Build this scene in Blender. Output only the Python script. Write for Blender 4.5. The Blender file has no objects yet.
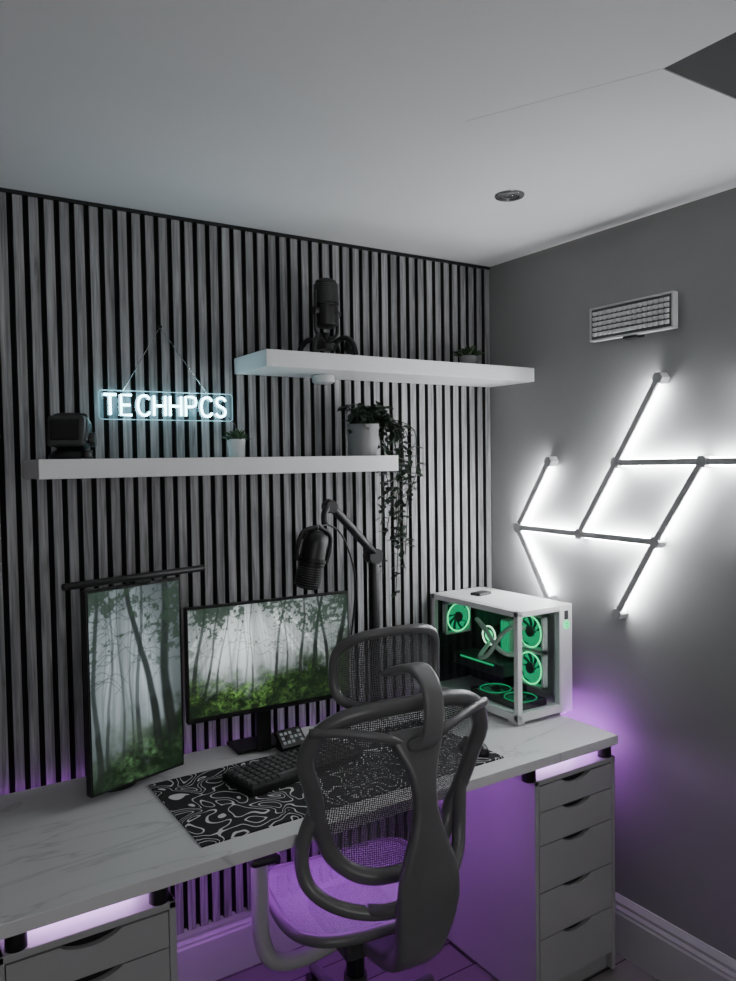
import bpy, bmesh, math, random
import numpy as np
from mathutils import Vector, Matrix
random.seed(7)
S=bpy.context.scene
COL=S.collection
# ------------------------------------------------------------------ materials
def newmat(name):
    m=bpy.data.materials.new(name); m.use_nodes=True
    nt=m.node_tree; b=nt.nodes['Principled BSDF']
    return m,nt,b
def mat(name,col,rough=.5,metal=0.,em=None,es=0.,var=0.0,vscale=20,bump=0.0):
    m,nt,b=newmat(name)
    c=(col[0],col[1],col[2],1) if not isinstance(col,(int,float)) else (col,col,col,1)
    b.inputs['Base Color'].default_value=c
    b.inputs['Roughness'].default_value=rough
    b.inputs['Metallic'].default_value=metal
    if em is not None:
        b.inputs['Emission Color'].default_value=(*em,1); b.inputs['Emission Strength'].default_value=es
    if var>0 or bump>0:
        tc=nt.nodes.new('ShaderNodeTexCoord'); n=nt.nodes.new('ShaderNodeTexNoise')
        n.inputs['Scale'].default_value=vscale; n.inputs['Detail'].default_value=5
        nt.links.new(tc.outputs['Object'],n.inputs['Vector'])
        if var>0:
            r=nt.nodes.new('ShaderNodeValToRGB')
            r.color_ramp.elements[0].position=.3; r.color_ramp.elements[1].position=.7
            r.color_ramp.elements[0].color=(*[x*(1-var) for x in c[:3]],1)
            r.color_ramp.elements[1].color=(*[min(1,x*(1+var)) for x in c[:3]],1)
            nt.links.new(n.outputs['Fac'],r.inputs['Fac']); nt.links.new(r.outputs['Color'],b.inputs['Base Color'])
        if bump>0:
            bp=nt.nodes.new('ShaderNodeBump'); bp.inputs['Strength'].default_value=bump; bp.inputs['Distance'].default_value=.002
            nt.links.new(n.outputs['Fac'],bp.inputs['Height']); nt.links.new(bp.outputs['Normal'],b.inputs['Normal'])
    return m
def emis(name,col,s):
    m=bpy.data.materials.new(name); m.use_nodes=True; nt=m.node_tree; nt.nodes.clear()
    e=nt.nodes.new('ShaderNodeEmission'); e.inputs[0].default_value=(*col,1); e.inputs[1].default_value=s
    o=nt.nodes.new('ShaderNodeOutputMaterial'); nt.links.new(e.outputs[0],o.inputs[0]); return m
def glassmat(name,tint=(.9,.9,.9),refl=.08):
    m=bpy.data.materials.new(name); m.use_nodes=True; nt=m.node_tree; nt.nodes.clear()
    t=nt.nodes.new('ShaderNodeBsdfTransparent'); t.inputs[0].default_value=(*tint,1)
    g=nt.nodes.new('ShaderNodeBsdfGlossy'); g.inputs['Roughness'].default_value=.03
    mx=nt.nodes.new('ShaderNodeMixShader'); mx.inputs[0].default_value=refl
    o=nt.nodes.new('ShaderNodeOutputMaterial')
    nt.links.new(t.outputs[0],mx.inputs[1]); nt.links.new(g.outputs[0],mx.inputs[2]); nt.links.new(mx.outputs[0],o.inputs[0]); return m
def fabricmesh(name,col,scale=190,hole=.5):
    # woven mesh fabric with real see-through holes
    m=bpy.data.materials.new(name); m.use_nodes=True; nt=m.node_tree; b=nt.nodes['Principled BSDF']
    b.inputs['Base Color'].default_value=(*col,1); b.inputs['Roughness'].default_value=.7
    out=nt.nodes['Material Output']
    tc=nt.nodes.new('ShaderNodeTexCoord')
    mp=nt.nodes.new('ShaderNodeMapping'); mp.inputs['Scale'].default_value=(1,1,1)
    v=nt.nodes.new('ShaderNodeTexVoronoi'); v.inputs['Scale'].default_value=scale; v.inputs['Randomness'].default_value=.25
    nt.links.new(tc.outputs['UV'],mp.inputs[0]); nt.links.new(mp.outputs[0],v.inputs['Vector'])
    lt=nt.nodes.new('ShaderNodeMath'); lt.operation='LESS_THAN'; lt.inputs[1].default_value=hole
    nt.links.new(v.outputs['Distance'],lt.inputs[0])
    t=nt.nodes.new('ShaderNodeBsdfTransparent'); mx=nt.nodes.new('ShaderNodeMixShader')
    nt.links.new(lt.outputs[0],mx.inputs[0]); nt.links.new(b.outputs[0],mx.inputs[1]); nt.links.new(t.outputs[0],mx.inputs[2])
    nt.links.new(mx.outputs[0],out.inputs[0]); return m

M_wall=mat('paint_grey',.26,.85,var=.03,vscale=3,bump=.05)
M_ceil=mat('paint_ceiling',.80,.9,var=.02,vscale=2,bump=.05)
M_seam=mat('plaster_seam',.66,.9,var=.02,vscale=2)
M_skirt=mat('skirting_paint',.5,.4,var=.02,vscale=4)
M_white=mat('white_lacquer',.6,.35,var=.02,vscale=6)
M_shelf=mat('white_shelf',.90,.4,var=.02,vscale=5)
M_cab=mat('cabinet_grey_white',.38,.45,var=.03,vscale=6)
M_black=mat('black_plastic',.007,.4,var=.1,vscale=30)
M_blackm=mat('black_satin_metal',.02,.3,.6,var=.1,vscale=30)
M_felt=mat('black_felt',.003,.95,var=.2,vscale=200)
M_dark=mat('dark_grey_plastic',.04,.45,var=.1,vscale=20)
M_chair=mat('chair_grey_plastic',.13,.30,var=.06,vscale=12)
M_chairl=mat('chair_light_plastic',.20,.32,var=.04,vscale=12)
M_chairp=mat('chair_post_plastic',.42,.35,var=.04,vscale=12)
M_chrome=mat('brushed_chrome',.5,.25,1.,var=.05,vscale=40)
M_pot=mat('pot_ceramic',.18,.5,var=.05,vscale=12)
M_potw=mat('pot_white',.6,.5,var=.05,vscale=12)
M_soil=mat('soil',(.02,.015,.01),.95,var=.4,vscale=80)
M_leaf=mat('leaf_green',(.035,.075,.03),.5,var=.5,vscale=25)
M_leafd=mat('leaf_dark',(.018,.034,.02),.5,var=.5,vscale=25)
M_caseW=mat('pc_white_metal',.86,.35,var=.02,vscale=10)
M_board=mat('pcb_dark',(.01,.014,.016),.5,var=.3,vscale=60)
M_glass=glassmat('tempered_glass',(.86,.9,.88),.05)
M_acryl=glassmat('acrylic_clear',(.90,.95,.97),.08)
M_acrede=mat('acrylic_edge_glow',(.5,.75,.8),.2,em=(.5,.9,1.),es=.12)  # faint emission paints the neon glow along the acrylic edge
M_green=emis('rgb_green',(.02,1.,.33),2.2)
M_greend=emis('rgb_green_blade',(.005,.50,.20),.9)
M_greenb=emis('rgb_green_low',(.02,.8,.3),.6)
M_greenbd=emis('rgb_green_low_blade',(.005,.2,.08),.35)
M_greenw=emis('rgb_green_bright',(.6,1.,.7),2.5)
M_neon=emis('neon_tube',(.45,.88,1.),14)
M_line=emis('line_light_led',(.95,.97,1.),120)
M_purple=emis('led_purple',(.62,.14,1.),44)
M_purples=emis('led_purple_soft',(.62,.14,1.),2)
M_purpled=emis('led_purple_diffuser',(.76,.40,1.),15)

def slatmat():
    m,nt,b=newmat('grey_oak_slat')
    tc=nt.nodes.new('ShaderNodeTexCoord')
    sep=nt.nodes.new('ShaderNodeSeparateXYZ'); nt.links.new(tc.outputs['Object'],sep.inputs[0])
    mu=nt.nodes.new('ShaderNodeMath'); mu.operation='MULTIPLY'; mu.inputs[1].default_value=25.0
    nt.links.new(sep.outputs['X'],mu.inputs[0])
    fl=nt.nodes.new('ShaderNodeMath'); fl.operation='FLOOR'; nt.links.new(mu.outputs[0],fl.inputs[0])
    wn=nt.nodes.new('ShaderNodeTexWhiteNoise'); wn.noise_dimensions='1D'; nt.links.new(fl.outputs[0],wn.inputs['W'])
    off=nt.nodes.new('ShaderNodeMath'); off.operation='MULTIPLY_ADD'; off.inputs[1].default_value=7.0
    nt.links.new(wn.outputs['Value'],off.inputs[0]); nt.links.new(sep.outputs['Z'],off.inputs[2])
    cb=nt.nodes.new('ShaderNodeCombineXYZ')
    nt.links.new(sep.outputs['X'],cb.inputs[0]); nt.links.new(sep.outputs['Y'],cb.inputs[1]); nt.links.new(off.outputs[0],cb.inputs[2])
    mp=nt.nodes.new('ShaderNodeMapping'); mp.inputs['Scale'].default_value=(90,90,4)
    nt.links.new(cb.outputs[0],mp.inputs[0])
    n=nt.nodes.new('ShaderNodeTexNoise'); n.inputs['Scale'].default_value=1.4; n.inputs['Detail'].default_value=6; n.inputs['Distortion'].default_value=.6
    nt.links.new(mp.outputs[0],n.inputs['Vector'])
    r=nt.nodes.new('ShaderNodeValToRGB'); r.color_ramp.elements[0].position=.3; r.color_ramp.elements[1].position=.72
    r.color_ramp.elements[0].color=(.13,.13,.132,1); r.color_ramp.elements[1].color=(.38,.38,.385,1)
    nt.links.new(n.outputs['Fac'],r.inputs['Fac'])
    hs=nt.nodes.new('ShaderNodeHueSaturation'); nt.links.new(r.outputs[0],hs.inputs['Color'])
    va=nt.nodes.new('ShaderNodeMath'); va.operation='MULTIPLY_ADD'; va.inputs[1].default_value=.35; va.inputs[2].default_value=.82
    nt.links.new(wn.outputs['Value'],va.inputs[0]); nt.links.new(va.outputs[0],hs.inputs['Value'])
    # slat side faces coloured near black to put shade into the gaps
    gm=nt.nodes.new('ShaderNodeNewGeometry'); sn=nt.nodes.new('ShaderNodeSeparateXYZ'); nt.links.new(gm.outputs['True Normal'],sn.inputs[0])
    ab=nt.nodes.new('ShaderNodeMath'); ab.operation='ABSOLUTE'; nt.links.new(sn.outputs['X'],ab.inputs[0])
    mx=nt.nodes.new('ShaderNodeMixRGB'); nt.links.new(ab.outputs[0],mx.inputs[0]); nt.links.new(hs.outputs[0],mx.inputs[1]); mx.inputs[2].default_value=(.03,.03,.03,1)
    nt.links.new(mx.outputs[0],b.inputs['Base Color']); b.inputs['Roughness'].default_value=.6
    return m
M_slat=slatmat()
def marblemat():
    m,nt,b=newmat('marble_worktop')
    tc=nt.nodes.new('ShaderNodeTexCoord')
    n=nt.nodes.new('ShaderNodeTexNoise'); n.inputs['Scale'].default_value=1.6; n.inputs['Detail'].default_value=6; n.inputs['Distortion'].default_value=1.2
    mp=nt.nodes.new('ShaderNodeMapping'); mp.inputs['Rotation'].default_value=(0,0,.5); mp.inputs['Scale'].default_value=(.8,2.2,1)
    nt.links.new(tc.outputs['Object'],mp.inputs[0]); nt.links.new(mp.outputs[0],n.inputs['Vector'])
    r=nt.nodes.new('ShaderNodeValToRGB'); e=r.color_ramp.elements
    e[0].position=.40; e[0].color=(.72,.72,.725,1); e[1].position=.62; e[1].color=(.72,.72,.725,1)
    for p,c in ((.485,.70),(.50,.54),(.51,.70)):
        x=e.new(p); x.color=(c,c,c*1.01,1)
    nt.links.new(n.outputs['Fac'],r.inputs['Fac']); nt.links.new(r.outputs[0],b.inputs['Base Color']); b.inputs['Roughness'].default_value=.35
    return m
M_marble=marblemat()
def topomat():
    m,nt,b=newmat('topographic_mat')
    tc=nt.nodes.new('ShaderNodeTexCoord')
    n=nt.nodes.new('ShaderNodeTexNoise'); n.inputs['Scale'].default_value=11; n.inputs['Detail'].default_value=.6; n.inputs['Distortion'].default_value=.6
    nt.links.new(tc.outputs['Object'],n.inputs['Vector'])
    a=nt.nodes.new('ShaderNodeMath'); a.operation='MULTIPLY'; a.inputs[1].default_value=11; nt.links.new(n.outputs['Fac'],a.inputs[0])
    f=nt.nodes.new('ShaderNodeMath'); f.operation='FRACT'; nt.links.new(a.outputs[0],f.inputs[0])
    l=nt.nodes.new('ShaderNodeMath'); l.operation='LESS_THAN'; l.inputs[1].default_value=.18; nt.links.new(f.outputs[0],l.inputs[0])
    mx=nt.nodes.new('ShaderNodeMixRGB'); mx.inputs[1].default_value=(.006,.006,.007,1); mx.inputs[2].default_value=(.68,.68,.68,1)
    nt.links.new(l.outputs[0],mx.inputs[0]); nt.links.new(mx.outputs[0],b.inputs['Base Color']); b.inputs['Roughness'].default_value=.8
    return m
M_topo=topomat()
def floormat():
    m,nt,b=newmat('laminate_floor')
    tc=nt.nodes.new('ShaderNodeTexCoord')
    br=nt.nodes.new('ShaderNodeTexBrick'); br.inputs['Scale'].default_value=1.0
    br.inputs['Color1'].default_value=(.20,.18,.18,1); br.inputs['Color2'].default_value=(.14,.13,.13,1); br.inputs['Mortar'].default_value=(.02,.02,.02,1)
    br.inputs['Mortar Size'].default_value=.003; br.inputs['Brick Width'].default_value=1.2; br.inputs['Row Height'].default_value=.13
    nt.links.new(tc.outputs['Object'],br.inputs['Vector'])
    nt.links.new(br.outputs[0],b.inputs['Base Color']); b.inputs['Roughness'].default_value=.45; return m
M_floor=floormat()
def meshtopmat():
    m,nt,b=newmat('perforated_white_panel')
    tc=nt.nodes.new('ShaderNodeTexCoord'); v=nt.nodes.new('ShaderNodeTexVoronoi'); v.inputs['Scale'].default_value=120; v.inputs['Randomness'].default_value=0
    nt.links.new(tc.outputs['Object'],v.inputs['Vector'])
    l=nt.nodes.new('ShaderNodeMath'); l.operation='LESS_THAN'; l.inputs[1].default_value=.32; nt.links.new(v.outputs['Distance'],l.inputs[0])
    mx=nt.nodes.new('ShaderNodeMixRGB'); mx.inputs[1].default_value=(.84,.84,.84,1); mx.inputs[2].default_value=(.25,.25,.25,1)
    nt.links.new(l.outputs[0],mx.inputs[0]); nt.links.new(mx.outputs[0],b.inputs['Base Color']); return m
M_perf=meshtopmat()
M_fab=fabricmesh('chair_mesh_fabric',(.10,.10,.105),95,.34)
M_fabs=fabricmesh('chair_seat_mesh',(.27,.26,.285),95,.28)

# ------------------------------------------------------------------ builders
def link(o,parent=None):
    COL.objects.link(o)
    if parent is not None: o.parent=parent
    return o
def emp(name,loc=(0,0,0),rot=(0,0,0)):
    o=bpy.data.objects.new(name,None); o.location=loc; o.rotation_euler=rot; o.empty_display_size=.05
    return link(o)
def fin(name,bm,m,parent=None,loc=(0,0,0),rot=(0,0,0),smooth=False,bev=0,seg=2,sub=0):
    bmesh.ops.recalc_face_normals(bm,faces=bm.faces)
    me=bpy.data.meshes.new(name); bm.to_mesh(me); bm.free()
    if smooth:
        for p in me.polygons: p.use_smooth=True
    o=bpy.data.objects.new(name,me); o.location=loc; o.rotation_euler=rot
    for x in (m if isinstance(m,(list,tuple)) else [m]): me.materials.append(x)
    if bev>0:
        b=o.modifiers.new('b','BEVEL'); b.width=bev; b.segments=seg; b.limit_method='ANGLE'; b.angle_limit=.6
    if sub: 
        s=o.modifiers.new('s','SUBSURF'); s.levels=sub; s.render_levels=sub
    return link(o,parent)
def bmbox(bm,c,s,rot=None,mi=0):
    Mx=Matrix.Translation(c)@(rot if rot is not None else Matrix.Identity(4))@Matrix.Diagonal((s[0],s[1],s[2],1))
    r=bmesh.ops.create_cube(bm,size=1,matrix=Mx)
    if mi:
        for v in r['verts']:
            for f in v.link_faces: f.material_index=mi
    return r
def bmcyl(bm,c,r,h,axis='Z',r2=None,seg=28,rot=None,mi=0,cap=True):
    R={'Z':Matrix.Identity(4),'X':Matrix.Rotation(math.pi/2,4,'Y'),'Y':Matrix.Rotation(-math.pi/2,4,'X')}[axis]
    if rot is not None: R=rot@R
    q=bmesh.ops.create_cone(bm,cap_ends=cap,segments=seg,radius1=r,radius2=r if r2 is None else r2,depth=h,matrix=Matrix.Translation(c)@R)
    if mi:
        for v in q['verts']:
            for f in v.link_faces: f.material_index=mi
    return q
def box(name,c,s,m,parent=None,rot=(0,0,0),bev=0.002,seg=2):
    bm=bmesh.new(); bmbox(bm,(0,0,0),s); return fin(name,bm,m,parent,c,rot,bev=bev,seg=seg)
def lohi(name,lo,hi,m,parent=None,bev=0):
    return box(name,[(a+b)/2 for a,b in zip(lo,hi)],[b-a for a,b in zip(lo,hi)],m,parent,bev=bev)
def cyl(name,c,r,h,m,parent=None,axis='Z',r2=None,seg=32,rot=(0,0,0),bev=.001):
    bm=bmesh.new(); bmcyl(bm,(0,0,0),r,h,axis,r2,seg); o=fin(name,bm,m,parent,c,rot,smooth=False,bev=bev)
    for p in o.data.polygons: p.use_smooth=len(p.vertices)==4
    return o
def smoothpath(pts,n=8,closed=False):
    P=[Vector(p) for p in pts]; N=len(P); out=[]
    rng=range(N) if closed else range(N-1)
    for i in rng:
        if closed: a,b,c,d=P[(i-1)%N],P[i],P[(i+1)%N],P[(i+2)%N]
        else: a,b,c,d=P[max(i-1,0)],P[i],P[i+1],P[min(i+2,N-1)]
        for k in range(n):
            t=k/n
            out.append(.5*((2*b)+(c-a)*t+(2*a-5*b+4*c-d)*t*t+(3*b-3*c+d-a)*t**3))
    if not closed: out.append(P[-1].copy())
    return out
def bmtube(bm,path,r,seg=10,closed=False,flat=1.0,up=None,mi=0):
    N=len(path); rings=[]; prev=None
    for i,p in enumerate(path):
        if closed: t=(path[(i+1)%N]-path[i-1])
        else: t=path[min(i+1,N-1)]-path[max(i-1,0)]
        t.normalize()
        if up is not None: x=Vector(up)-t*Vector(up).dot(t)
        elif prev is None:
            x=Vector((0,0,1)) if abs(t.z)<.9 else Vector((1,0,0)); x=x-t*x.dot(t)
        else: x=prev-t*prev.dot(t)
        x.normalize(); prev=x; y=t.cross(x)
        rr=r[i] if isinstance(r,(list,tuple)) else r
        rings.append([bm.verts.new(p+x*rr*flat*math.cos(2*math.pi*k/seg)+y*rr*math.sin(2*math.pi*k/seg)) for k in range(seg)])
    R=range(N) if closed else range(N-1)
    for i in R:
        A,B=rings[i],rings[(i+1)%N]
        for k in range(seg):
            f=bm.faces.new((A[k],A[(k+1)%seg],B[(k+1)%seg],B[k])); f.material_index=mi; f.smooth=True
    if not closed:
        for q in (rings[0],rings[-1]):
            try: bm.faces.new(q).material_index=mi
            except Exception: pass
def tube(name,pts,r,m,parent=None,smooth=0,closed=False,seg=12,flat=1.0,up=None):
    path=smoothpath(pts,smooth,closed) if smooth else [Vector(p) for p in pts]
    bm=bmesh.new(); bmtube(bm,path,r,seg,closed,flat,up); return fin(name,bm,m,parent,smooth=True)
def band(name,pts,m,parent=None,n=8,sx=24,e=.38):
    P=smoothpath([p[:3] for p in pts],n)
    W=smoothpath([(p[3],p[4],0) for p in pts],n)
    bm=bmesh.new(); rings=[]
    for i,p in enumerate(P):
        t=(P[min(i+1,len(P)-1)]-P[max(i-1,0)]).normalized(); nrm=t.cross(Vector((1,0,0))).normalized()
        w,th=W[i].x/2,W[i].y/2; ring=[]
        for k in range(sx):
            a=2*math.pi*k/sx; c,s=math.cos(a),math.sin(a)
            ring.append(bm.verts.new(p+Vector((1,0,0))*w*math.copysign(abs(c)**e,c)+nrm*th*math.copysign(abs(s)**(e+.25),s)))
        rings.append(ring)
    for i in range(len(P)-1):
        for k in range(sx): bm.faces.new((rings[i][k],rings[i][(k+1)%sx],rings[i+1][(k+1)%sx],rings[i+1][k]))
    bm.faces.new(rings[0]); bm.faces.new(rings[-1])
    return fin(name,bm,m,parent,smooth=True)
def lathe(name,prof,m,parent=None,loc=(0,0,0),seg=36,rot=(0,0,0)):
    bm=bmesh.new(); rings=[]
    for r,z in prof:
        rings.append([bm.verts.new((r*math.cos(2*math.pi*k/seg),r*math.sin(2*math.pi*k/seg),z)) for k in range(seg)] if r>1e-5 else [bm.verts.new((0,0,z))])
    for A,B in zip(rings,rings[1:]):
        for k in range(seg):
            k2=(k+1)%seg
            if len(A)==1 and len(B)==1: continue
            if len(A)==1: bm.faces.new((A[0],B[k],B[k2]))
            elif len(B)==1: bm.faces.new((A[k],A[k2],B[0]))
            else: bm.faces.new((A[k],A[k2],B[k2],B[k]))
    o=fin(name,bm,m,parent,loc,rot,smooth=True)
    e=o.modifiers.new('e','EDGE_SPLIT'); e.split_angle=math.radians(40)
    return o

# ------------------------------------------------------------------ room shell
H=2.395; XL=-3.3; YB=-3.7; SK=.19
lohi('floor',(XL-.1,YB-.1,-.05),(.1,.1,0),M_floor)
lohi('wall_back',(XL-.1,0,0),(.1,.1,H),M_felt)
lohi('wall_right',(0,YB,0),(.1,0,H),M_wall)
lohi('wall_left',(XL-.1,YB,0),(XL,0,H),M_wall)
bm=bmesh.new()
wx0,wx1,wz0,wz1=-2.6,-1.2,.95,2.15
for lo,hi in (((XL-.1,YB-.1,0),(wx0,YB,H)),((wx1,YB-.1,0),(.1,YB,H)),((wx0,YB-.1,0),(wx1,YB,wz0)),((wx0,YB-.1,wz1),(wx1,YB,H))):
    bmbox(bm,[(a+b)/2 for a,b in zip(lo,hi)],[b-a for a,b in zip(lo,hi)])
fin('wall_front',bm,M_wall)
win=emp('added_window',((wx0+wx1)/2,YB-.05,(wz0+wz1)/2))  # unseen window, added behind the camera to hold the fill light
ww,wh=wx1-wx0,wz1-wz0
for n,c,s in (('frame_l',(-ww/2+.025,0,0),(.05,.06,wh)),('frame_r',(ww/2-.025,0,0),(.05,.06,wh)),('frame_t',(0,0,wh/2-.025),(ww,.06,.05)),('frame_b',(0,0,-wh/2+.025),(ww,.06,.05)),('mullion',(0,0,0),(.05,.05,wh))):
    box(n,c,s,M_white,win)
box('pane',(0,0,0),(ww-.06,.006,wh-.06),M_glass,win,bev=0)
hx,hy=-.746,-1.35; hx1,hy0=0.0,-2.25
bm=bmesh.new()
for lo,hi in (((XL-.1,YB-.1,H),(hx,.1,H+.06)),((hx,hy,H),(.1,.1,H+.06)),((hx,YB-.1,H),(.1,hy0,H+.06))):
    bmbox(bm,[(a+b)/2 for a,b in zip(lo,hi)],[b-a for a,b in zip(lo,hi)])
fin('ceiling',bm,M_ceil)
M_hatch=mat('hatch_dark_board',.016,.8,var=.1,vscale=8)
hat=emp('loft_hatch',((hx+hx1)/2,(hy+hy0)/2,H))
lw,ld=hx1-hx,hy-hy0
box('board',(0,0,.012),(lw-.002,ld-.002,.02),M_hatch,hat,bev=0)
box('trim_3',(-.835,-1.1665,H-.0002),(.002,.417,.0008),M_seam,None,rot=(0,0,math.atan2(.178,.377)),bev=0)
bm=bmesh.new()
p=.04; x=-.004
while x-.027>XL:
    bmbox(bm,(x-.0125,-.0105,(SK+H-.012)/2),(.025,.021,H-.012-SK)); x-=p
fin('trim_slat_panelling',bm,M_slat)
lohi('trim_1',(XL,-.022,H-.01),(0,0,H),M_black)
prof=[(0,0),(.022,0),(.022,.135),(.019,.142),(.019,.150),(.013,.160),(.013,.170),(.006,.185),(.004,.19),(0,.19)]
def skirt(name,axis,a,b):
    bm=bmesh.new(); A=[];B=[]
    for d,z in prof:
        if axis=='X': A.append(bm.verts.new((a,-d,z))); B.append(bm.verts.new((b,-d,z)))
        else: A.append(bm.verts.new((-d,a,z))); B.append(bm.verts.new((-d,b,z)))
    n=len(prof)
    for i in range(n): bm.faces.new((A[i],A[(i+1)%n],B[(i+1)%n],B[i]))
    bm.faces.new(A); bm.faces.new(B); fin(name,bm,M_skirt)
skirt('baseboard_back','X',XL,-.0); skirt('baseboard_right','Y',YB,-.022)

# ------------------------------------------------------------------ downlight
dl=emp('recessed_downlight',(-.507,-.672,H))
lathe('bezel',[(.026,-.002),(.028,-.007),(.040,-.006),(.043,-.002),(.043,0),(.026,0)],M_chrome,dl)
lathe('lamp_face',[(0,-.001),(.018,-.002),(.027,-.001)],M_dark,dl)
cyl('lens',(0,0,-.003),.014,.003,M_chrome,dl)

# ------------------------------------------------------------------ shelves
def shelf(name,x0,x1,z0,z1):
    lohi(name,(x0,-.26,z0),(x1,-.0212,z1),M_shelf,bev=.0015)
shelf('floating_shelf',-1.077,-.002,1.928,1.978)
shelf('floating_shelf.001',-1.704,-.614,1.614,1.664)

# ------------------------------------------------------------------ desk
DZ=.77
desk=emp('desk',(-1.1,-.39,DZ))
box('worktop',(-.05,0,-.015),(2.11,.64,.03),M_marble,desk,bev=.0015)
for i,(rx,ry) in enumerate(((.645,-.29),(.975,-.29),(.645,.17),(.975,.17),(-.46,-.29),(-.745,-.29),(-.46,.17),(-.745,.17))):
    cyl('riser_%d'%(i+1),(rx,ry,-.05),.021,.04,M_black,desk)
led=emp('led_light_strip',(-1.1,-.39,DZ-.03))
box('strip_rear',(-.02,.285,-.004),(1.95,.012,.006),M_purple,led,bev=0)
box('strip_side',(.990,.02,-.004),(.012,.50,.006),M_purple,led,bev=0)
box('strip_end',(1.0075,.0,.006),(.005,.46,.010),M_purple,led,bev=0)
box('strip_behind',(-.05,.324,.012),(2.05,.006,.008),M_purples,led,bev=0)
box('strip_middle',(.10,-.12,-.004),(.90,.012,.006),M_purple,led,bev=0)
box('diffuser_left',(-.61,-.21,-.018),(.23,.03,.032),M_purpled,led,bev=.004)
box('diffuser_right',(.80,-.21,-.018),(.22,.03,.032),M_purpled,led,bev=.004)

def alex(name,x0,x1,y0,y1,htop):
    e=emp(name,((x0+x1)/2,(y0+y1)/2,0)); w,d=x1-x0,y1-y0
    t=.016
    box('side_l',(-w/2+t/2,0,(htop+.01)/2),(t,d,htop-.01),M_cab,e)
    box('side_r',(w/2-t/2,0,(htop+.01)/2),(t,d,htop-.01),M_cab,e)
    box('top',(0,0,htop-.008),(w,d,.016),M_cab,e)
    box('rear',(0,d/2-.005,htop/2),(w-.03,.008,htop-.03),M_cab,e)
    box('plinth',(0,-d/2+.03,.035),(w-2*t,.015,.06),M_cab,e)
    zs=[htop-.018,htop-.098,htop-.199,htop-.341,htop-.483,.068]
    for i in range(5):
        z1,z0=zs[i]-.0015,zs[i+1]+.0015
        bm=bmesh.new(); hw=(w-2*t-.004)/2; N=16; top=[]
        cw=.062
        for k in range(N+1):
            a=k/N; xx=-cw+2*cw*a; top.append((xx,z1-.018*math.sin(math.pi*a)**.7))
        ring=[(-hw,z0),(hw,z0),(hw,z1)]+[(xx,zz) for xx,zz in reversed(top)]+[(-hw,z1)]
        A=[bm.verts.new((xx,-d/2,zz)) for xx,zz in ring]; B=[bm.verts.new((xx,-d/2+.015,zz)) for xx,zz in ring]
        n=len(ring)
        bm.faces.new(A); bm.faces.new(B)
        for k in range(n): bm.faces.new((A[k],A[(k+1)%n],B[(k+1)%n],B[k]))
        fin('drawer_%d'%(i+1),bm,M_cab,e)
        box('recess_%d'%(i+1),(0,-d/2+.018,z1-.012),(.15,.004,.03),M_black,e,bev=0)
    return e
alex('drawer_unit',-.450,-.098,-.70,-.12,.70)
alex('drawer_unit.001',-1.885,-1.528,-.70,-.12,.70)

# ------------------------------------------------------------------ wall line lights
ll=emp('wall_line_light',(0,-.65,1.5))
def node(y,z): return Vector((0,y+.63,z-1.5))
N_={'A':(-.79,1.887),'B':(-.63,1.63),'C':(-.938,1.632),'D':(-1.245,1.632),'E':(-.474,1.388),'F':(-.778,1.384),'G':(-.336,1.636),'H':(-.179,1.392),'I':(-.332,1.138),'J':(-.635,1.14),'K':(-1.395,1.885),'L':(-1.10,1.385),'Q':(-1.09,1.885)}
bmb=bmesh.new(); bml=bmesh.new(); bmn=bmesh.new()
M_bar=mat('line_light_body',.50,.5,var=.04,vscale=30)
for a,b in ('AB','BE','BC','CF','CD','EF','EH','GH','HI','FJ','DK','DL','DQ'):
    p,q=node(*N_[a]),node(*N_[b]); d=(q-p); L=d.length; ang=math.atan2(d.z,d.y); R=Matrix.Rotation(ang,4,'X'); c=(p+q)/2
    bmbox(bmb,c+Vector((-.031,0,0)),(.012,L-.03,.020),R)
    bmbox(bml,c+Vector((-.0225,0,0)),(.005,L-.04,.026),R)
for k,(y,z) in N_.items():
    c=node(y,z); bmcyl(bmn,c+Vector((-.0195,0,0)),.020,.037,'X',seg=6)
fin('bars',bmb,M_bar,ll,bev=.002); fin('light_strips',bml,M_line,ll); fin('hex_connectors',bmn,M_bar,ll,bev=.0015)

# ------------------------------------------------------------------ keyboards
def keyboard(name,loc,rot,w,d,rows,cols,mb,mk,h=.022,kz=.009,gap=.0026):
    e=emp(name,loc,rot)
    box('case',(0,0,h/2),(w,d,h),mb,e,bev=.003)
    bm=bmesh.new(); u=(w-.014)/cols; v=(d-.014)/rows
    for r in range(rows):
        c=0
        while c<cols:
            n=1
            if r==0 and c==int(cols*.27): n=int(cols*.38)
            if c+n>cols: n=cols-c
            cx=-w/2+.007+(c+n/2)*u; cy=-d/2+.007+(r+.5)*v
            T=Matrix.Translation((cx,cy,h+kz/2))
            q=bmesh.ops.create_cube(bm,size=1,matrix=T@Matrix.Diagonal((u*n-gap,v-gap,kz,1)))
            for vv in q['verts']:
                if vv.co.z>h+kz/2:
                    vv.co.x=cx+(vv.co.x-cx)*(1-.0045/(u*n)); vv.co.y=cy+(vv.co.y-cy)*.78
            c+=n
    fin('keys',bm,mk,e,bev=.0008,seg=1)
    return e
M_key=mat('keycap_black',.06,.35,var=.1,vscale=50); M_keyw=mat('keycap_light',.85,.45,var=.05,vscale=50)
M_keyb=mat('keyboard_body_grey',.10,.5,var=.03,vscale=20)
M_keyc=mat('keyboard_shell_light',.62,.45,var=.03,vscale=20)
kb=keyboard('mechanical_keyboard',(-1.075,-.378,DZ+.0045),(0,0,math.radians(9)),.375,.15,6,17,M_black,M_key)
Rw=Matrix(((0,0,-1),(-1,0,0),(0,1,0))).to_euler()
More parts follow.
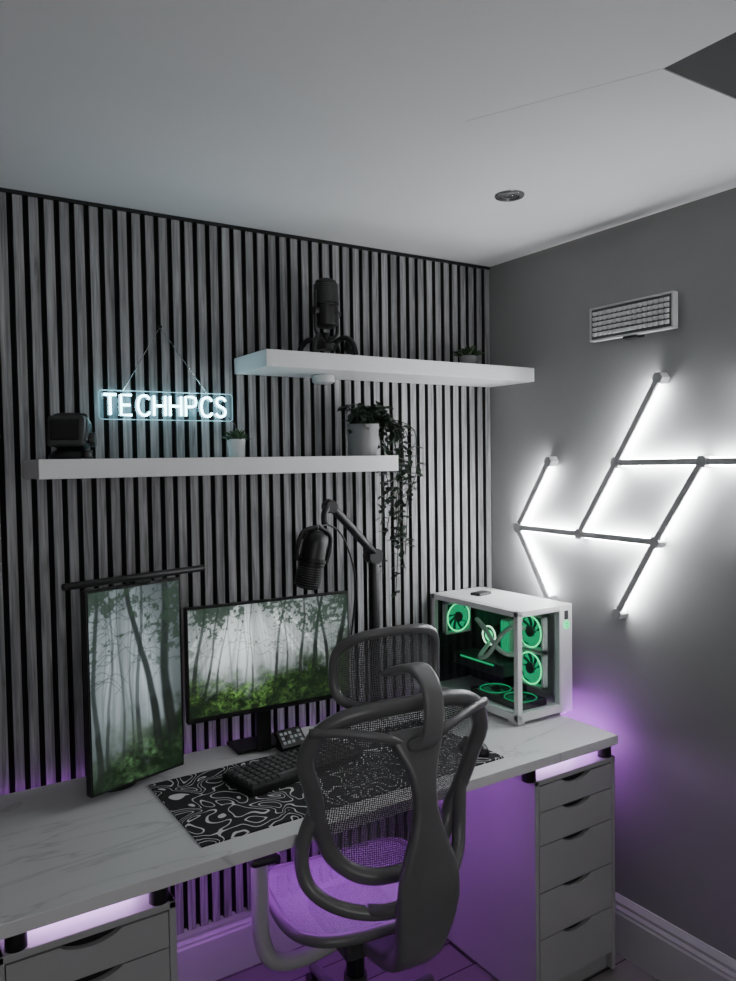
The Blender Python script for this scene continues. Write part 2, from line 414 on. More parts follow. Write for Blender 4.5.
kw=keyboard('wall_mounted_keyboard',(-.020,-.714,2.083),Rw,.305,.098,5,15,M_keyb,M_keyw,gap=.0042)
box('shell_bottom',(0,-.0515,.013),(.315,.006,.026),M_keyc,kw); box('shell_top',(0,.0515,.013),(.315,.006,.026),M_keyc,kw)
box('shell_left',(-.1545,0,.013),(.006,.108,.026),M_keyc,kw); box('shell_right',(.1545,0,.013),(.006,.108,.026),M_keyc,kw)
box('wall_bracket',(-.0,-.050,-.008),(.05,.02,.020),M_black,kw); box('bracket_lip',(0,-.059,.010),(.05,.008,.03),M_black,kw)

lohi('desk_mat',(-1.447,-.645,DZ),(-.52,-.240,DZ+.004),M_topo)
ms=emp('computer_mouse',(-.565,-.56,DZ+.0045),(0,0,.1))
bm=bmesh.new(); bmesh.ops.create_uvsphere(bm,u_segments=24,v_segments=14,radius=1,matrix=Matrix.Diagonal((.032,.06,.036,1)))
for v in bm.verts:
    if v.co.z<0: v.co.z=0
    v.co.z*=1-.25*(v.co.y/.06)
fin('body',bm,M_black,ms,smooth=True); cyl('scroll_wheel',(0,.03,.029),.008,.007,M_dark,ms,axis='X')
sd=emp('macro_keypad',(-1.003,-.222,DZ),(0,0,math.radians(4)))
Rt=Matrix.Rotation(math.radians(42),4,'X')
bm=bmesh.new()
bmbox(bm,(0,0,.034),(.088,.062,.016),Rt); bmbox(bm,(0,.014,.013),(.07,.032,.026)); fin('housing',bm,M_black,sd,bev=.002)
bm=bmesh.new()
for i in range(5):
    for j in range(3):
        if (i+j*2)%4==3: continue
        bmbox(bm,Vector((0,0,.034))+Rt@Vector(((i-2)*.0150,(j-1)*.0150,.009)),(.0085,.0085,.003),Rt)
fin('lcd_keys',bm,emis('lcd_keys',(.7,.75,.8),.22),sd)

# ------------------------------------------------------------------ screens
def vnoise(x,y,seed):
    xi=np.floor(x).astype(int); yi=np.floor(y).astype(int); xf=x-xi; yf=y-yi
    rs=np.random.RandomState(seed); T=rs.rand(256,256)
    xf=xf*xf*(3-2*xf); yf=yf*yf*(3-2*yf)
    g=lambda a,b:T[a%256,b%256]
    return (g(xi,yi)*(1-xf)+g(xi+1,yi)*xf)*(1-yf)+(g(xi,yi+1)*(1-xf)+g(xi+1,yi+1)*xf)*yf
def fbm(x,y,seed,o=5):
    s=0;a=.5;t=0
    for i in range(o): s=s+a*vnoise(x*2**i,y*2**i,seed+i*13); t+=a; a*=.6
    return s/t
def sst(a,b,x):
    t=np.clip((x-a)/(b-a),0,1); return t*t*(3-2*t)
def forest(X,Y,ax,seed,port):
    rs=np.random.RandomState(seed)
    C=np.zeros(X.shape+(3,))
    cx,cy=(.42*ax,.66) if not port else (.40*ax,.60)
    m=np.exp(-(((X-cx)/(.55*ax))**2+((Y-cy)/.36)**2))
    m=m*(.60+.70*fbm(X*2.2,Y*3,seed+5,4))
    top=np.array([.040,.054,.054]); hi=np.array([.60,.67,.66]) if not port else np.array([.36,.42,.45])
    C[:]=top+(hi-top)*np.clip(m,0,1)[...,None]
    # slanting light shafts fanning from the top
    sh=fbm((X-.35*ax)/(1.35-Y)*7+3,Y*.4,seed+9,3); C*=(.72+.62*sst(.38,.68,sh))[...,None]
    gn=fbm(X*2.6,X*0+2,seed+40,4)-.5
    G=(.30+.55*(X/ax-.38)**2+.30*gn+.06*X/ax) if not port else (.30+.30*gn+.10*(X/ax-.4))
    def trunk(x0,tl,w,al,col,after=False):
        nonlocal C
        ctr=x0+tl*(Y-.3)+.014*np.sin(Y*7+x0*30)+.012*(fbm(Y*6,Y*0+x0*10,seed+3,3)-.5)
        ww=w*(1.35-.65*Y)
        k=(1-sst(ww*.6,ww*1.3,np.abs(X-ctr)))*al
        if after: k=k*sst(G-.22,G-.10,Y)*(1-sst(G+.10,G+.16,Y))
        shade=1+.9*(fbm((X-ctr)*60,Y*9,seed+8,3)-.5)
        C=C*(1-k[...,None])+(np.array(col)*shade[...,None])*k[...,None]
    for i in range(40 if not port else 18):
        al=rs.uniform(.12,.45); trunk(rs.uniform(0,ax),rs.uniform(-.10,.14),rs.uniform(.003,.010),al,(.09,.115,.115))
    L=[(.05,.14,.018,.8),(.16,.20,.012,.75),(.27,.16,.009,.6),(.46,.10,.007,.5),(.60,.02,.009,.55),(.84,.16,.014,.75),(.97,-.05,.010,.6),(1.12,.05,.016,.8),(1.24,.16,.022,.92),(1.40,-.12,.017,.88),(1.52,.14,.030,.97),(1.68,.18,.024,.95)] if not port else \
      [(.10,.02,.008,.6),(.17,-.01,.006,.5),(.27,.02,.011,.7),(.36,-.20,.020,.95),(.45,-.04,.028,.97),(.22,.05,.005,.5),(.03,.0,.013,.85)]
    for x0,tl,w,al in L: trunk(x0,tl,w,al,(.016,.022,.020))
    for i in range(60):
        x0=rs.uniform(0,ax);y0=rs.uniform(.5,1);sl=rs.uniform(-.9,.9);ln=rs.uniform(.03,.14)
        yy=y0+sl*(X-x0)+.03*np.sin((X-x0)*30); k=(1-sst(.001,.005,np.abs(Y-yy)))*(np.abs(X-x0)<ln)*.5
        C=C*(1-k[...,None])+np.array([.025,.035,.032])*k[...,None]
    ln=fbm(X*38,Y*38,seed+20,4); edge=np.abs(X-cx)/ax
    cn=fbm(X*5,Y*5,seed+31,4)
    k=sst(.42,.58,ln+.62*(Y-.86)+.46*(edge-.34)+.8*(cn-.5))*sst(.40,.72,Y)*.88
    cc=np.array([.018,.032,.022])*(.6+1.2*ln)[...,None]
    C=C*(1-k[...,None])+cc*k[...,None]
    k=1-sst(G-.12,G+.12,Y+.38*(fbm(X*13,Y*13,seed+41,4)-.5))
    lf=fbm(X*52,Y*60,seed+50,3); md=fbm(X*14,Y*18,seed+55,3); big=fbm(X*4,Y*6,seed+51,3)
    br=np.clip((lf-.25)*1.9,0,1.3)*np.clip((md-.30)*3.0,0,1.3)*np.clip((big-.22)*2.4,0,1.1)
    gx,gy=(.36*ax,.24) if not port else (.50*ax,.14)
    sp=np.exp(-(((X-gx)/(.26*ax))**2+((Y-gy)/.18)**2))
    gc=np.array([.008,.015,.008])+np.array([.052,.112,.024] if not port else [.022,.046,.020])*(br*(.60+2.0*sp))[...,None]
    mist=(sst(G-.14,G+.08,Y)*.45*np.exp(-((X-cx)/(.4*ax))**2))[...,None]
    gc=gc*(1-mist)+np.array([.22,.28,.24])*mist
    C=C*(1-k[...,None])+gc*k[...,None]
    for x0,tl,w,al in L: trunk(x0,tl,w*1.1,al*.85,(.012,.015,.013),True)
    return np.clip(C,0,1)
M_scr=bpy.data.materials.new('screen_image'); M_scr.use_nodes=True
nt=M_scr.node_tree; nt.nodes.clear()
at=nt.nodes.new('ShaderNodeAttribute'); at.attribute_name='Col'
e_=nt.nodes.new('ShaderNodeEmission'); e_.inputs[1].default_value=1.35
gl=nt.nodes.new('ShaderNodeBsdfGlossy'); gl.inputs['Roughness'].default_value=.35; gl.inputs[0].default_value=(.02,.02,.02,1)
ad=nt.nodes.new('ShaderNodeAddShader'); oo=nt.nodes.new('ShaderNodeOutputMaterial')
nt.links.new(at.outputs['Color'],e_.inputs[0]); nt.links.new(e_.outputs[0],ad.inputs[0]); nt.links.new(gl.outputs[0],ad.inputs[1]); nt.links.new(ad.outputs[0],oo.inputs[0])
def screen(name,w,h,nx,ny,parent,y,seed,port,z=0):
    xs=np.linspace(0,w/h,nx); ys=np.linspace(0,1,ny); X,Y=np.meshgrid(xs,ys)
    C=forest(X,Y,w/h,seed,port)
    verts=np.stack([(X*h-w/2).ravel(),np.full(X.size,y),(Y*h-h/2+z).ravel()],1)
    idx=np.arange(nx*ny).reshape(ny,nx)
    F=np.stack([idx[:-1,:-1].ravel(),idx[:-1,1:].ravel(),idx[1:,1:].ravel(),idx[1:,:-1].ravel()],1)
    me=bpy.data.meshes.new(name); me.from_pydata(verts.tolist(),[],F.tolist())
    ca=me.color_attributes.new('Col','FLOAT_COLOR','POINT')
    ca.data.foreach_set('color',np.concatenate([C.reshape(-1,3),np.ones((X.size,1))],1).astype(np.float32).ravel())
    me.materials.append(M_scr); o=bpy.data.objects.new(name,me); link(o,parent)
xl,yl,xr,yr=-1.330,-.237,-.815,-.267
mw=math.hypot(xr-xl,yr-yl); ma=math.atan2(yr-yl,xr-xl)
mon=emp('computer_monitor',((xl+xr)/2,(yl+yr)/2,1.078),(0,0,ma))
box('housing',(0,.012,0),(mw,.022,.330),M_black,mon,bev=.003)
box('rear_bulge',(0,.032,-.02),(.26,.03,.2),M_black,mon,bev=.01)
screen('screen',mw-.012,.308,360,214,mon,-.0002,11,False,z=.005)
box('stand_neck',(-.008,.065,-.18),(.045,.02,.25),M_black,mon,bev=.004)
box('stand_base',(-.008,.125,-.3035),(.16,.11,.009),M_black,mon,bev=.003)
pw_,ph_=.283,.530; pa=math.radians(16)
pm=emp('portrait_monitor',(-1.612+.5*pw_*math.cos(pa),-.306+.5*pw_*math.sin(pa),1.066),(0,0,pa))
box('housing',(0,.013,0),(pw_,.024,ph_),M_black,pm,bev=.003)
box('rear_bulge',(-.02,.035,0),(.16,.03,.22),M_black,pm,bev=.01)
screen('screen',pw_-.012,ph_-.014,180,340,pm,-.0002,23,True)
cyl('light_bar_tube',(.004,-.012,.285),.009,.42,M_black,pm,axis='X')
box('light_bar_clip',(.02,.012,.275),(.05,.04,.018),M_black,pm)
bpm=emp('monitor_stand_arm',(-1.52,-.16,DZ))
cyl('base',(0,0,.006),.065,.012,M_black,bpm); cyl('post',(0,0,.16),.016,.30,M_black,bpm); box('head',(.01,-.035,.30),(.06,.05,.05),M_black,bpm,rot=(0,0,pa))

# ------------------------------------------------------------------ boom microphone
bmk=emp('boom_arm_microphone',(-.625,-.12,DZ))
cyl('desk_clamp',(0,0,.02),.03,.04,M_black,bmk)
cyl('column',(0,0,.29),.019,.52,M_black,bmk)
tube('upper_arm',[(0,0,.56),(-.02,-.02,.575),(-.235,-.135,.735),(-.26,-.15,.745)],.014,M_black,bmk,smooth=5)
cyl('elbow_joint',(-.005,-.005,.555),.027,.045,M_black,bmk,axis='Y')
cyl('elbow_cap',(-.255,-.15,.74),.02,.034,M_black,bmk,axis='Y')
tube('drop_arm',[(-.262,-.155,.745),(-.285,-.17,.72),(-.29,-.18,.69)],.010,M_black,bmk,smooth=5)
R=(math.radians(6),math.radians(10),0)
me_=emp('mic_head',(-.338,-.185,.592),R); me_.parent=bmk
lathe('mic_body',[(0,-.09),(.028,-.09),(.036,-.082),(.038,-.06),(.038,-.02),(.041,-.018),(.041,.0),(.038,.002),(.037,.05),(.03,.072),(.018,.082),(0,.084)],M_black,me_)
lathe('mic_ring',[(.0395,-.012),(.043,-.010),(.043,-.004),(.0395,-.002)],M_blackm,me_)
bm=bmesh.new()
for k in range(9): 
    z=-.082+k*.007; bmcyl(bm,(0,0,z),.0395,.0025,seg=28)
fin('grille_ribs',bm,M_dark,me_)
tube('yoke',[(.0,.0,.095),(.045,0,.075),(.054,0,.03),(.05,0,-.01)],.007,M_black,me_,smooth=5)
tube('yoke_left',[(.0,.0,.095),(-.045,0,.075),(-.054,0,.03),(-.05,0,-.01)],.007,M_black,me_,smooth=5)
tube('cable',[(.0,.01,.08),(.06,.05,.10),(.15,.09,.06),(.25,.13,-.08),(.31,.18,-.3)],.003,M_black,me_,smooth=6)

# ------------------------------------------------------------------ shelf microphone on tripod
sm=emp('studio_microphone',(-.80,-.13,1.9785),(0,0,.3))
lathe('body',[(0,.10),(.022,.10),(.036,.108),(.040,.125),(.040,.17),(.042,.172),(.042,.178),(.040,.18),(.040,.232),(.034,.250),(.018,.258),(0,.260)],M_black,sm)
bm=bmesh.new()
for k in range(11): bmcyl(bm,(0,0,.182+k*.0055),.0412,.002,seg=24)
fin('grille',bm,M_dark,sm)
for sx in (-1,1):
    tube('yoke_%s'%('a' if sx>0 else 'b'),[(sx*.050,0,.215),(sx*.052,0,.12),(sx*.045,0,.08),(0,0,.066)],.006,M_black,sm,smooth=5)
    cyl('knob_%s'%('a' if sx>0 else 'b'),(sx*.05,0,.15),.012,.02,M_black,sm,axis='X')
cyl('stem',(0,0,.06),.011,.05,M_black,sm); lathe('hub',[(0,.028),(.03,.03),(.034,.045),(.02,.06),(0,.062)],M_black,sm)
for k in range(4):
    a=k*math.pi/2+.35; c,s=math.cos(a),math.sin(a)
    tube('leg_%d'%(k+1),[(.02*c,.02*s,.045),(.06*c,.06*s,.065),(.09*c,.09*s,.045),(.10*c,.10*s,.009)],.009,M_black,sm,smooth=5)
box('phone_clip',(.09,-.02,.045),(.035,.03,.035),M_black,sm,rot=(0,.4,.3),bev=.005)

pk=emp('puck_sensor',(-.815,-.13,1.9265))
lathe('body',[(0,-.028),(.03,-.027),(.036,-.022),(.037,-.004),(.034,0),(0,0)],M_white,pk)

# ------------------------------------------------------------------ retro console
rc=emp('retro_desk_clock',(-1.60,-.13,1.6645),(0,0,math.radians(-22)))
rt_=(math.radians(-10),0,0)
box('shell',(0,.012,.072),(.104,.080,.088),M_black,rc,rot=rt_,bev=.024,seg=5)
box('face_frame',(-.004,-.030,.074),(.096,.022,.084),M_dark,rc,rot=rt_,bev=.010,seg=4)
box('screen',(-.006,-.0415,.078),(.072,.006,.056),mat('dark_glass',.01,.06),rc,rot=rt_,bev=.0028)
lathe('base',[(0,0),(.055,0),(.058,.006),(.05,.018),(.03,.030),(0,.030)],M_black,rc)
cyl('dial',(.058,0,.052),.02,.014,M_dark,rc,axis='X'); tube('handle',[(-.04,.012,.108),(-.035,.012,.120),(.035,.012,.120),(.04,.012,.108)],.004,M_dark,rc,smooth=4)
cyl('foot_knob',(.048,-.035,.012),.014,.022,M_black,rc)

# ------------------------------------------------------------------ plants
def leafmesh(bm,pos,dirv,size,w=.5,mi=0):
    d=dirv.normalized(); s=d.cross(Vector((random.uniform(-.4,.4),random.uniform(-.4,.4),1))).normalized(); n=s.cross(d)
    pts=[(0,0,0),(.3,w*.45,.06),(.65,w*.42,.04),(1,0,-.1),(.65,-w*.42,.04),(.3,-w*.45,.06)]
    v=[bm.verts.new(pos+d*a*size+s*b*size+n*c*size) for a,b,c in pts]
    mid=bm.verts.new(pos+d*.5*size-n*.03*size)
    for i in range(6):
        f=bm.faces.new((v[i],v[(i+1)%6],mid)); f.material_index=mi; f.smooth=True
def potprof(rt,rb,h): return [(0,0),(rb,0),(rb+.002,.004),(rt,h),(rt-.005,h),(rt-.007,h-.012),(0,h-.012)]
hp=emp('trailing_pothos',(-.670,-.135,1.6645))
lathe('pot',potprof(.055,.045,.105),M_pot,hp); cyl('soil',(0,0,.092),.045,.004,M_soil,hp,bev=0)
bm=bmesh.new()
def vine(pts,nl,sz,r=.0016):
    P=smoothpath(pts,8); bmtube(bm,P,r,5)
    for i in range(nl):
        p=P[int(random.random()**.9*(len(P)-1))]
        leafmesh(bm,p,Vector((random.uniform(-1,1),random.uniform(-1,1),random.uniform(-.7,.35))),random.uniform(.7,1.25)*sz,.75,)
for k in range(34):
    a=random.uniform(0,6.28); rr=random.uniform(.03,.11); vine([(0,0,.09),(rr*.5*math.cos(a),rr*.5*math.sin(a),.14+random.uniform(-.01,.03)),(rr*math.cos(a)+.02,rr*.8*math.sin(a),.11+random.uniform(-.03,.06))],10,.030)
drops=[(-.27,.095,-.01),(-.48,.105,-.03),(-.30,.13,.0),(-.38,.12,-.04),(-.18,.15,-.02),(-.42,.085,.02),(-.24,.11,.03),(-.34,.165,-.03),(-.12,.19,-.05),(-.08,.17,.01)]
for zl,xx,yy in drops:
    j=lambda s:random.uniform(-s,s)
    vine([(.01,0,.09),(.05,yy*.6,.125),(xx*.9,yy,.09),(xx+j(.01),yy+j(.01),-.03),(xx+j(.02),yy+j(.02),zl*.5),(xx+j(.025),yy+j(.02),zl)],int(22+abs(zl)*75),.031)
fin('vines',bm,M_leafd,hp)
def succulent(name,loc,rt,h,mp,n=34,ls=.03):
    e=emp(name,loc); lathe('pot',potprof(rt,rt*.78,h),mp,e); cyl('soil',(0,0,h-.01),rt*.86,.004,M_soil,e,bev=0)
    bm=bmesh.new()
    for i in range(n):
        a=i*2.4; el=1.35*(1-i/n)**.8; rr=rt*.5*(i/n)
        leafmesh(bm,Vector((rr*math.cos(a),rr*math.sin(a),h-.008)),Vector((math.cos(a)*math.cos(el),math.sin(a)*math.cos(el),math.sin(el)+.25)),ls*random.uniform(.8,1.15),.35)
    fin('leaves',bm,M_leaf,e)
succulent('potted_succulent',(-1.120,-.13,1.6645),.027,.055,M_potw,40,.042)
succulent('potted_succulent.001',(-.205,-.13,1.9785),.034,.045,M_pot,46,.050)

# ------------------------------------------------------------------ neon sign
ns=emp('neon_sign',(-1.294,-.032,1.821))
glyph={'T':[[(0,1),(.6,1)],[(.3,1),(.3,0)]],
'E':[[(.52,1),(0,1),(0,0),(.52,0)],[(0,.5),(.45,.5)]],
'C':[[(.6,.82),(.5,.95),(.32,1),(.12,.9),(.02,.65),(.02,.35),(.12,.1),(.32,0),(.5,.05),(.6,.18)]],
'H':[[(0,0),(0,1)],[(.58,0),(.58,1)],[(0,.5),(.58,.5)]],
'P':[[(0,0),(0,1),(.36,1),(.52,.93),(.56,.75),(.52,.56),(.36,.49),(0,.49)]],
'S':[[(.54,.84),(.42,.97),(.25,1),(.08,.92),(.05,.74),(.16,.58),(.4,.46),(.52,.3),(.48,.1),(.3,0),(.12,.03),(.0,.16)]]}
txt='TECHHPCS'; LH=.058; adv=.388/8
bm=bmesh.new()
for i,ch in enumerate(txt):
    for st in glyph[ch]:
        pts=[Vector((-.192+i*adv+a*.058,-.006,b*LH-LH/2)) for a,b in st]
        if ch in 'CS': pts=smoothpath(pts,4)
        bmtube(bm,pts,.0036,8)
fin('neon_tubes',bm,M_neon,ns)
box('acrylic_backing',(0,.003,0),(.410,.004,.084),M_acryl,ns,bev=.002)
bm=bmesh.new()
P=[]
for cx_,cz_,a0 in ((.195,.032,0),(-.195,.032,90),(-.195,-.032,180),(.195,-.032,270)):
    for k in range(5):
        a=math.radians(a0+k*22.5); P.append(Vector((cx_+.010*math.cos(a),.002,cz_+.010*math.sin(a))))
bmtube(bm,P,.0013,6,closed=True); fin('acrylic_rim',bm,M_acrede,ns)
tube('cord',[(-.135,.0,.042),(-.02,.006,.236),(.120,.0,.042)],.0015,M_chrome,ns)
cyl('hook',(-.02,.004,.236),.005,.012,M_black,ns,axis='Y')
tube('power_cable',[(.19,.002,-.03),(.215,.004,-.06),(.2,.006,-.12),(.21,.006,-.15)],.0015,M_dark,ns,smooth=5)

# ------------------------------------------------------------------ PC
PX0,PX1,PY0,PY1=-.308,-.055,-.484,-.026
pw,pd=PX1-PX0,PY1-PY0; ph=.380
pc=emp('desktop_pc_tower',((PX0+PX1)/2,(PY0+PY1)/2,DZ))
b0=.014
for i,(sx,sy) in enumerate(((-1,-1),(1,-1),(-1,1),(1,1))): box('foot_%d'%i,(sx*(pw/2-.03),sy*(pd/2-.04),b0/2),(.03,.05,b0),M_caseW,pc)
box('base_tray',(0,0,b0+.014),(pw,pd,.028),M_caseW,pc,bev=.003)
box('top_frame_l',(-pw/2+.009,0,ph-.010),(.018,pd,.02),M_caseW,pc)
box('top_frame_r',(pw/2-.009,0,ph-.010),(.018,pd,.02),M_caseW,pc)
box('top_frame_f',(0,-pd/2+.01,ph-.010),(pw,.02,.02),M_caseW,pc)
box('top_frame_b',(0,pd/2-.01,ph-.010),(pw,.02,.02),M_caseW,pc)
box('top_panel',(0,0,ph-.002),(pw-.03,pd-.034,.006),M_perf,pc,bev=0)
box('post_front_left',(-pw/2+.010,-pd/2+.010,ph/2+.005),(.020,.020,ph-.02),M_caseW,pc)
box('post_rear_left',(-pw/2+.009,pd/2-.009,ph/2+.005),(.018,.018,ph-.02),M_caseW,pc)
box('front_column',(pw/2-.0305,-pd/2+.012,ph/2+.006),(.061,.026,ph-.010),M_caseW,pc,bev=.003)
box('right_panel',(pw/2-.003,0,ph/2+.005),(.007,pd-.01,ph-.02),M_caseW,pc)
box('rear_panel',(0,pd/2-.003,ph/2),(pw-.02,.006,ph-.03),M_board,pc)
box('motherboard_tray',(.05,.06,ph/2+.01),(.004,pd-.16,ph-.06),M_board,pc)
box('side_glass',(-pw/2+.002,0,ph/2+.008),(.004,pd-.040,ph-.060),M_glass,pc,bev=0)
box('front_glass',(-.022,-pd/2+.002,ph/2+.008),(pw-.085,.004,ph-.060),M_glass,pc,bev=0)
def fan(name,c,axis,r=.056,white=True):
    e=emp(name,c); e.parent=pc
    R={'Y':Matrix.Rotation(math.pi/2,4,'X'),'X':Matrix.Rotation(-math.pi/2,4,'Y'),'Z':Matrix.Identity(4)}[axis]
    bm=bmesh.new()
    for sx,sy,w,h in ((0,1,2*r+.012,.008),(0,-1,2*r+.012,.008),(1,0,.008,2*r+.012),(-1,0,.008,2*r+.012)):
        bmbox(bm,R@Vector((sx*(r+.002),sy*(r+.002),0)),(w,h,.022),R)
    fin('frame',bm,M_caseW if white else M_black,e)
    ring=[R@Vector((r*.97*math.cos(a),r*.97*math.sin(a),.011)) for a in [2*math.pi*k/40 for k in range(40)]]
    bm=bmesh.new(); bmtube(bm,ring,.0028 if white else .0018,6,closed=True); fin('light_ring',bm,M_green if white else M_greenb,e)
    bm=bmesh.new()
    for k in range(9):
        a0=2*math.pi*k/9; V=[]
        for j in range(5):
            rr=.018+(r*.93-.018)*j/4; tw=.9*j/4
            V.append((bm.verts.new(R@Vector((rr*math.cos(a0+tw*.35),rr*math.sin(a0+tw*.35),.008))),bm.verts.new(R@Vector((rr*math.cos(a0+.60+tw*.35),rr*math.sin(a0+.60+tw*.35),-.002)))))
        for j in range(4): bm.faces.new((V[j][0],V[j][1],V[j+1][1],V[j+1][0]))
    fin('blades',bm,M_greend if white else M_greenbd,e)
    bm=bmesh.new(); bmcyl(bm,R@Vector((0,0,.004)),.019,.018,rot=R,seg=24); fin('hub',bm,M_dark,e)
    bm=bmesh.new(); bmbox(bm,R@Vector((0,0,-.012)),(2*r,2*r,.002),R); fin('shroud_back',bm,M_board,e)
fan('fan_rear',(-.03,pd/2-.03,ph-.095),'Y',.054)
fan('fan_side_upper',(.036,-pd/2+.10,ph-.10),'X',.056)
fan('fan_side_lower',(.036,-pd/2+.10,ph-.228),'X',.056)
for i in range(2): fan('fan_bottom_%d'%i,(-.035,-pd/2+.085+i*.125,.054),'Z',.056,False)
box('gpu',(-.01,.05,.14),(.10,.27,.045),M_dark,pc,bev=.006)
box('gpu_light',(-.062,.05,.155),(.003,.18,.006),M_greenb,pc,bev=0)
cyl('pump_block',(.022,.055,.235),.034,.035,M_dark,pc,axis='X'); 
ring=[Vector((.002,.055+.034*math.cos(a),.235+.034*math.sin(a))) for a in [2*math.pi*k/36 for k in range(36)]]
bm=bmesh.new(); bmtube(bm,ring,.003,6,closed=True); fin('pump_ring',bm,M_greenw,pc)
cyl('pump_screen',(.003,.055,.235),.020,.003,M_green,pc,axis='X')
for i in range(4): box('ram_%d'%i,(.025,-.012-i*.011,.245),(.04,.007,.12),M_caseW,pc,bev=.001)
for i in range(4): box('ram_light_%d'%i,(.003,-.012-i*.011,.245),(.004,.0055,.11),M_greend,pc,bev=0)
tube('coolant_hose_1',[(.0,.07,.25),(-.05,.06,.30),(-.065,0,.28),(-.06,-.06,.22),(-.03,-.10,.20),(.01,-.11,.24)],.008,M_caseW,pc,smooth=6)
tube('coolant_hose_2',[(.0,.05,.21),(-.055,.04,.17),(-.07,-.02,.19),(-.06,-.08,.27),(-.03,-.11,.30),(.01,-.12,.29)],.008,M_caseW,pc,smooth=6)
box('power_button_panel',(pw/2-.03,-pd/2-.0015,ph-.035),(.018,.003,.03),M_dark,pc)
cyl('badge',(pw/2-.03,-pd/2-.002,ph-.068),.0145,.004,M_green,pc,axis='Y')
box('badge_eyes',(pw/2-.034,-pd/2-.005,ph-.063),(.004,.001,.005),M_black,pc,bev=0); box('badge_eyes_b',(pw/2-.026,-pd/2-.005,ph-.063),(.004,.001,.005),M_black,pc,bev=0); box('badge_mouth',(pw/2-.03,-pd/2-.005,ph-.073),(.012,.001,.003),M_black,pc,bev=0)
ex=emp('external_drive',(-.19,-.17,DZ+ph+.0015)); box('body',(0,0,.005),(.07,.045,.010),M_black,ex,rot=(0,0,.2),bev=.003); box('edge',(0,0,.0105),(.05,.03,.001),M_dark,ex,rot=(0,0,.2),bev=0)

# ------------------------------------------------------------------ chair
th=math.radians(-6)
ch=emp('ergonomic_office_chair',(-.978,-.54,0),(0,0,th))
def addUV(o,fn):
    uv=o.data.uv_layers.new(name='UVMap')
    for l in o.data.loops: uv.data[l.index].uv=fn(o.data.vertices[l.vertex_index].co)
def disk(name,fn,m,nr=14,na=64):
    bm=bmesh.new(); c=bm.verts.new(fn(0,0)); prev=None
    for r in range(1,nr+1):
        rr=r/nr; ring=[]
        for k in range(na):
            a=2*math.pi*k/na; cx,sx=math.cos(a),math.sin(a)
            ring.append(bm.verts.new(fn(rr*math.copysign(abs(cx)**.55,cx),rr*math.copysign(abs(sx)**.55,sx))))
        for k in range(na):
            if prev is None: bm.faces.new((c,ring[k],ring[(k+1)%na]))
            else: bm.faces.new((prev[k],prev[(k+1)%na],ring[(k+1)%na],ring[k]))
        prev=ring
    return fin(name,bm,m,ch,smooth=True)
def rim(name,fn,r,m,flat=1.0,na=64,s=1.0):
    P=[]
    for k in range(na):
        a=2*math.pi*k/na; cx,sx=math.cos(a),math.sin(a)
        P.append(fn(s*math.copysign(abs(cx)**.55,cx),s*math.copysign(abs(sx)**.55,sx)))
    bm=bmesh.new(); bmtube(bm,P,r,10,closed=True,flat=flat); return fin(name,bm,m,ch,smooth=True)
def seatf(u,v):
    return Vector((.235*u*(1-.06*v),.225*v,.490+.012*u*u-.03*max(0,v-.5)**2*4+.012*max(0,-v-.3)))
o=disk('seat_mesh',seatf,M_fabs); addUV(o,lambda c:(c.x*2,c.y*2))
rim('seat_frame',lambda u,v:seatf(u,v)-Vector((0,0,.008)),.015,M_chair)
def lerp_t(T,v):
    for (a,x),(b,y) in zip(T,T[1:]):
        if v<=b: 
            t=(v-a)/(b-a); t=t*t*(3-2*t); return x+(y-x)*t
    return T[-1][1]
WT=[(0,.16),(.2,.18),(.5,.210),(.8,.25),(1,.262)]
def backf(u,v):
    q=(v+1)/2
    return Vector((u*lerp_t(WT,q),-.27-.05*q+.05*u*u+.02*math.exp(-((q-.25)/.2)**2),.650+.427*q-.012*u*u*q))
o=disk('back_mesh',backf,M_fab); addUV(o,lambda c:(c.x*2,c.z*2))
rim('back_frame',backf,.018,M_chair,flat=1.2)
# lumbar cradle: smooth U-shaped frame joining the back frame on both sides
tube('lumbar_frame',[(-.203,-.228,.835),(-.228,-.220,.775),(-.240,-.225,.710),(-.225,-.245,.655),(-.17,-.285,.618),(-.08,-.32,.600),(.05,-.32,.600),(.12,-.29,.618),(.165,-.262,.655),(.185,-.243,.71),(.192,-.235,.775),(.198,-.230,.835)],.0175,M_chair,ch,smooth=6)
band('spine',[(0,-.345,1.03,.155,.020),(0,-.362,.985,.115,.024),(0,-.378,.93,.070,.028),(0,-.388,.86,.058,.032),(0,-.396,.79,.095,.034),(0,-.400,.72,.145,.036),(0,-.396,.65,.160,.038),(0,-.375,.57,.145,.042),(0,-.335,.49,.12,.045),(0,-.25,.43,.10,.045),(0,-.10,.41,.12,.05)],M_chair,ch)
for s in (-1,1):
    tube('spine_arm_%s'%('r' if s>0 else 'l'),[(s*.03,-.355,1.0),(s*.09,-.35,1.022),(s*.16,-.325,1.036),(s*.24,-.285,1.038)],.011,M_chair,ch,smooth=5)
    tube('lumbar_arm_%s'%('r' if s>0 else 'l'),[(s*.03,-.385,.65),(s*.08,-.355,.625),(s*.11,-.31,.610)],.014,M_chair,ch,smooth=5)
def headf(u,v): return Vector((-.004+.142*u,-.255+.045*u*u-.02*v*v,1.155+.088*v-.012*u*u))
o=disk('headrest_mesh',headf,M_fab,10,48); addUV(o,lambda c:(c.x*2,c.z*2))
rim('headrest_frame',headf,.012,M_chair,na=48)
band('headrest_bracket',[(0,-.275,1.145,.10,.018),(0,-.32,1.165,.075,.018),(0,-.375,1.17,.055,.018),(0,-.42,1.14,.048,.018),(0,-.430,1.08,.048,.018),(0,-.415,1.03,.05,.020),(0,-.375,1.0,.07,.026)],M_chairl,ch)
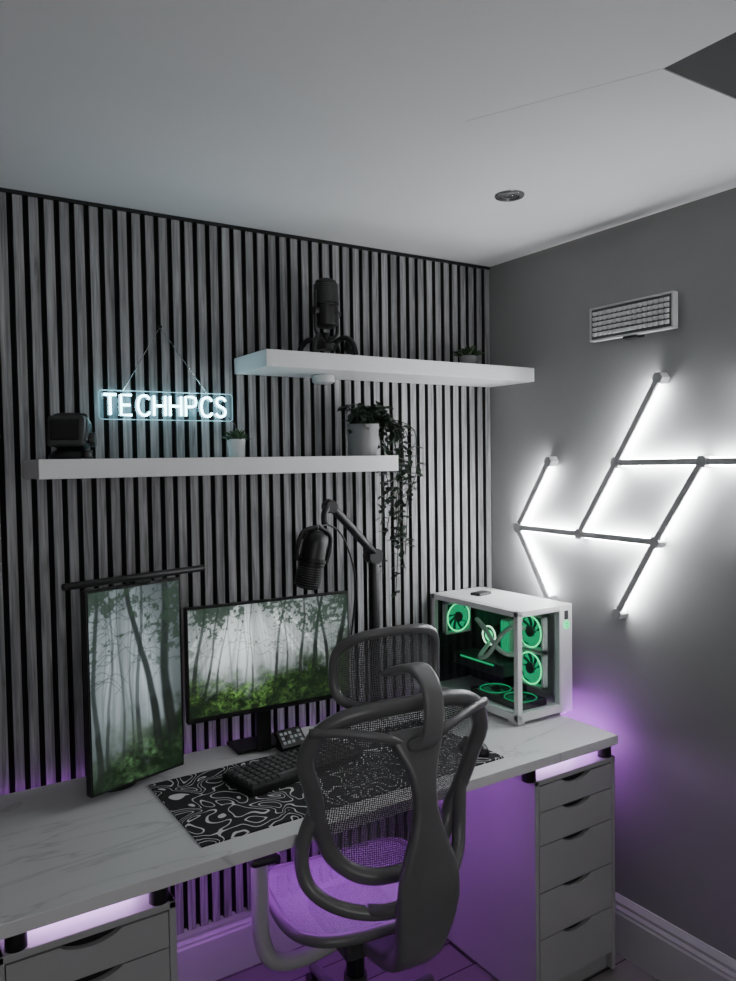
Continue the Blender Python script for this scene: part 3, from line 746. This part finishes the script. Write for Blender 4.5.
for s in (-1,1):
    n='r' if s>0 else 'l'; ax_=.285 if s<0 else .255
    tube('arm_post_%s'%n,[(s*ax_,-.05,.665),(s*ax_,-.05,.55),(s*(ax_-.002),-.05,.45),(s*(ax_-.03),-.05,.385),(s*.18,-.05,.365),(s*.06,-.05,.385)],.022,M_chairp,ch,smooth=6,seg=16)
    box('arm_pad_%s'%n,(s*ax_,-.0,.672),(.080,.22,.025),M_black,ch,bev=.012)
box('tilt_mechanism',(0,-.03,.415),(.20,.26,.06),M_dark,ch,bev=.012)
cyl('gas_lift',(0,0,.26),.025,.26,M_blackm,ch); cyl('gas_sleeve',(0,0,.17),.032,.14,M_dark,ch)
cyl('base_hub',(0,0,.10),.045,.07,M_chair,ch)
for k in range(5):
    a=2*math.pi*k/5+.3; c,s=math.cos(a),math.sin(a)
    tube('base_leg_%d'%k,[(.03*c,.03*s,.105),(.17*c,.17*s,.095),(.31*c,.31*s,.07)],[.024,.02,.015],M_chair,ch)
    cyl('caster_stem_%d'%k,(.305*c,.305*s,.06),.008,.03,M_dark,ch)
    for q in (-1,1): cyl('caster_%d_%s'%(k,'a' if q>0 else 'b'),(.305*c-s*q*.013,.305*s+c*q*.013,.0275),.0275,.018,M_black,ch,axis='Y',rot=(0,0,a))

# ------------------------------------------------------------------ lights
def area(name,loc,rot,sx,sy,e,col=(1,1,1)):
    l=bpy.data.lights.new(name,'AREA'); l.shape='RECTANGLE'; l.size=sx; l.size_y=sy; l.energy=e; l.color=col
    o=bpy.data.objects.new(name,l); o.location=loc; o.rotation_euler=rot; return link(o)
area('added_window_fill',((wx0+wx1)/2,YB+.02,(wz0+wz1)/2),(math.radians(100),0,0),ww-.1,wh-.1,14,(1,.99,.98))  # added fill light behind the camera, placed at the unseen window
w=bpy.data.worlds.new('world'); S.world=w; w.use_nodes=True
w.node_tree.nodes['Background'].inputs[0].default_value=(.5,.55,.6,1); w.node_tree.nodes['Background'].inputs[1].default_value=.3

# ------------------------------------------------------------------ camera
f=772.0
vx=Vector((1200,48,-f)).normalized(); vy=Vector((-498,23,-f)); vy=(vy-vx*vy.dot(vx)).normalized(); vz=vx.cross(vy)
Mc=Matrix((vx,vy,vz))
cd=bpy.data.cameras.new('camera'); co=bpy.data.objects.new('camera',cd); link(co); S.camera=co
co.matrix_world=Matrix.Translation((-2.055,-2.314,1.65))@Mc.to_4x4(); cd.sensor_fit='VERTICAL'; cd.sensor_height=24; cd.lens=f/981*24; cd.clip_start=.02
